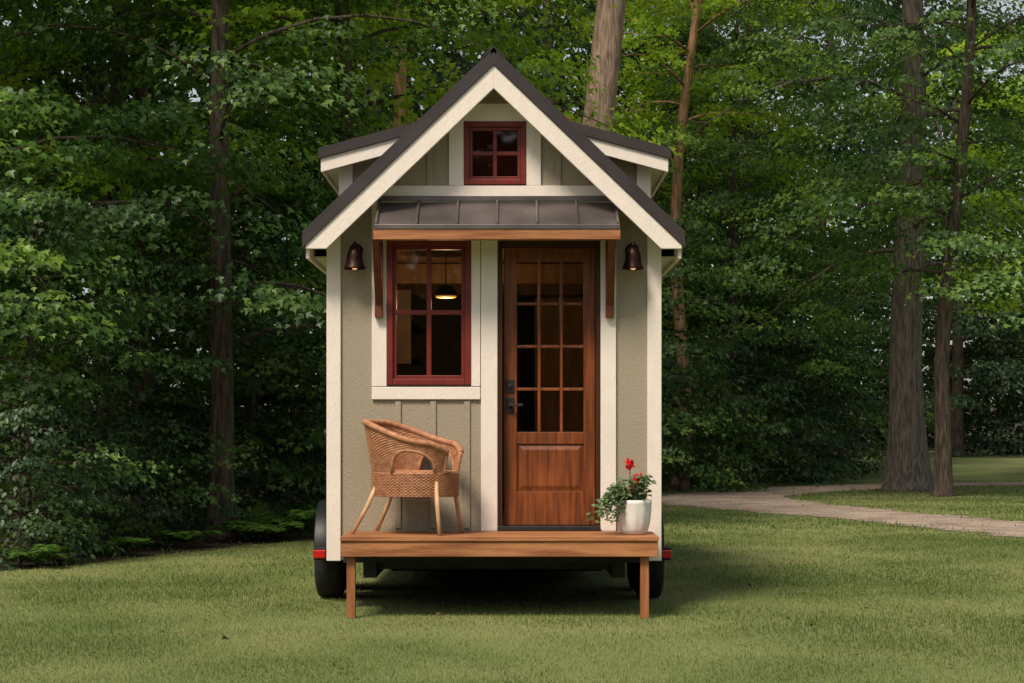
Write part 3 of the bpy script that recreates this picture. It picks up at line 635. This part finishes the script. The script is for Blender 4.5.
for (px_, y, z_, lb, p, r_, c_, s_) in [
    (30, 6.4, 0, 'tall leafy sapling at the left edge of the lawn', sap, .3, 'sapling', .8),
    (140, 9.4, 0, 'leafy sapling left of the dark trunk', sap, 1.7, 'sapling', .85),
    (292, 12.0, 0, 'sapling close to the left wall of the house', sap, 2.9, 'sapling', .95),
    (250, 11.0, 0, 'sapling just right of the dark trunk at left', sap, 4.2, 'sapling', .9),
    (648, 26.5, 0, 'sapling in front of the warm sunlit trunk', sap, 1.1, 'sapling', 1.2),
    (790, 37, 0, 'sapling above the shrubs right of the house', sap, 5.5, 'sapling', 1.25),
    (840, 42, 0, 'sapling at the far side of the rear drive', sap, .9, 'sapling', 1.3),
    (20, 4.9, 0, 'low dark shrub at the far left of the lawn edge', shr, .2, 'shrub', .7),
    (112, 7.6, 0, 'low dark shrub in front of the leafy sapling', shr, 1.2, 'shrub', .65),
    (168, 9.8, 0, 'dark shrub just left of the dark trunk', shr, 2.6, 'shrub', .75),
    (266, 12.4, 0, 'dark shrub between the dark trunk and the house', shr, 3.9, 'shrub', .9),
    (712, 30.5, 0, 'rounded dark shrub beside the house at right', shr, 5.0, 'shrub', 1.5),
    (758, 33.5, 0, 'large dark shrub above the bend of the drive', shr, .8, 'shrub', 1.8),
    (800, 38.5, 0, 'dark shrub at the right end of the shrubs by the drive', shr, 2.2, 'shrub', 1.7),
    (1000, 60, 0, 'dark shrub far back between the rear trees at right', shr, 1.4, 'shrub', 2.4),
    (72, 6.6, 0, 'green leafy shrub beside the tall left sapling', shl, .5, 'shrub', .65),
    (296, 13.6, 0, 'green leafy shrub beside the left trailer wheel', shl, 2.0, 'shrub', .9),
    (680, 27.5, 0, 'green leafy shrub against the right wall of the house', shl, 3.5, 'shrub', 1.5),
    (730, 31.6, 0, 'green leafy shrub in front of the large dark shrub', shl, 4.8, 'shrub', 1.4)]:
    place(p, PX(px_, y), y, r_, s_, lb, c_, GS)
# ferns
def gen_fern(seed):
    rg = np.random.default_rng(seed); root = empty('fern'); pos, nr, dd, sz = [], [], [], []; T = MB()
    for k in range(13):
        a = k*2.4+rg.normal(0,.2); L_ = rg.uniform(.5,.8); d = np.array((math.cos(a), math.sin(a), 0)); sd = np.array((-d[1], d[0], 0)); up = rg.uniform(.5,.9)
        fp = lambda s: d*(L_*s*.85)+np.array((0,0,.02+L_*(up*s*1.5-up*1.1*s*s)))
        T.tube([fp(s) for s in np.linspace(0,1,7)], .004, 4)
        for s in np.linspace(.15, 1, 24):
            w = .17*L_*math.sin(math.pi*min(1,(s*.85+.12)))+.02
            for sg in (-1, 1): pos.append(fp(s)); dd.append(sd*sg+d*.35+np.array((0,0,-.15))); nr.append(np.array((0,0,1.))+d*.3*s+rg.normal(0,.12,3)); sz.append(w*1.4)
    T.build('stalk', M['fern'], root)
    leaf_mesh('frond', np.array(pos), np.array(nr), np.array(dd), np.array(sz), M['fern'], root, 'narrow', rg=rg)
    return root
fern = gen_fern(3)
for i, (px_, y, s_, lb) in enumerate([(300,9.4,1.15,'arching fern nearest the left trailer wheel'), (274,9.0,1.05,'second fern to the left of the trailer wheel'), (248,8.6,.9,'fern at the right foot of the dark trunk'), (176,7.4,.85,'fern at the lawn edge left of the dark trunk'), (110,6.0,.8,'fern at the lawn edge below the overhanging maple'), (40,4.4,.75,'leftmost fern at the edge of the lawn')]):
    place(fern, PX(px_, y), y, i*1.3, s_, lb, 'fern', 'ferns at the edge of the wood')
# far wood, also closing the clearing behind the viewer
rg = np.random.default_rng(21)
def wood(line, nc, k, depth, top, spread, ls, out):
    line = np.array(line, float); seg = np.linalg.norm(np.diff(line, axis=0), axis=1); cum = np.concatenate([[0], np.cumsum(seg)])
    u = rg.uniform(0, cum[-1], nc); cx = np.interp(u, cum, line[:,0])+rg.uniform(0,1,nc)*depth[0]; cy = np.interp(u, cum, line[:,1])+rg.uniform(0,1,nc)*depth[1]
    cz = rg.uniform(.2, top, nc)*np.clip(.85+.25*np.sin(u*.9)+.2*np.sin(u*2.3+1), .6, 1.2)
    C = np.repeat(np.stack([cx, cy, cz+.016*np.maximum(0,cy-36)], 1), k, 0); m = len(C)
    pos = C+rg.normal(0,1,(m,3))*np.array((spread,spread,spread*.55))
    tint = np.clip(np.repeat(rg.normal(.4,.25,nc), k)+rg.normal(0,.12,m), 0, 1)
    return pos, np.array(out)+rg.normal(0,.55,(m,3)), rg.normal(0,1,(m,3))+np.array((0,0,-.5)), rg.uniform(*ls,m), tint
A = wood([(-30,4),(-17,14),(-10,23),(-4,35),(4,48),(12,60),(24,70),(48,74)], 2700, 38, (-6,8), 20, .85, (.24,.46), (.35,-.8,.7))
B = wood([(-34,-4),(-36,-26),(-20,-44),(10,-48),(36,-40),(44,-10),(46,40)], 1700, 24, (3,-6), 8, 1.3, (.5,.9), (0,.6,.7))
B2 = wood([(-12,-47),(12,-50)], 500, 24, (2,-5), 15, 1.3, (.5,.9), (0,.6,.7))
P = [np.concatenate(q) for q in zip(A, B, B2)]
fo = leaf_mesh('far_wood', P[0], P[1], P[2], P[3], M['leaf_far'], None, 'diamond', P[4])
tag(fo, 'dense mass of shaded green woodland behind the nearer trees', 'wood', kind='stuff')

# ------------------------------------------------------------------ camera, light
cam = bpy.data.cameras.new('camera'); co = bpy.data.objects.new('camera', cam); col.objects.link(co)
co.location = (CAMX, CAMY, CAMZ); co.rotation_euler = (R(90), 0, 0)
cam.sensor_width = 36; cam.lens = F/1024*36; cam.shift_y = (430-341.5)/1024; cam.clip_end = 2000
scene.camera = co
S = Vector((-.36,-.56,.92)).normalized(); el = math.asin(S.z); az = math.atan2(S.x, S.y)
sl = bpy.data.lights.new('sun', 'SUN'); sl.energy = 4.2; sl.angle = R(16); sl.color = (1,.865,.70)
so = bpy.data.objects.new('sun', sl); col.objects.link(so); so.rotation_euler = S.to_track_quat('Z', 'Y').to_euler(); so.location = (-10,-10,20)
pt = bpy.data.lights.new('pendant_glow', 'POINT'); pt.energy = 12; pt.color = (1,.6,.28); pt.shadow_soft_size = .05
pto = bpy.data.objects.new('pendant_glow', pt); col.objects.link(pto); pto.location = (lx, ly, lz-.09); pto.parent = H
w = bpy.data.worlds.new('World'); scene.world = w; w.use_nodes = True; nt = w.node_tree
sk = nt.nodes.new('ShaderNodeTexSky'); sk.sky_type = 'NISHITA'; sk.sun_disc = False; sk.sun_elevation = el; sk.sun_rotation = az
sk.dust_density = 2.0
hs = nt.nodes.new('ShaderNodeHueSaturation'); hs.inputs['Saturation'].default_value = .42
mx = nt.nodes.new('ShaderNodeMix'); mx.data_type = 'RGBA'; mx.blend_type = 'MULTIPLY'; mx.inputs[0].default_value = 1; mx.inputs[7].default_value = (1,.96,.91,1)
nt.links.new(sk.outputs[0], hs.inputs['Color']); nt.links.new(hs.outputs[0], mx.inputs[6])
nt.links.new(mx.outputs[2], nt.nodes['Background'].inputs['Color'])
nt.nodes['Background'].inputs['Strength'].default_value = .13
scene.view_settings.view_transform = 'Standard'; scene.view_settings.look = 'None'; scene.view_settings.exposure = 0
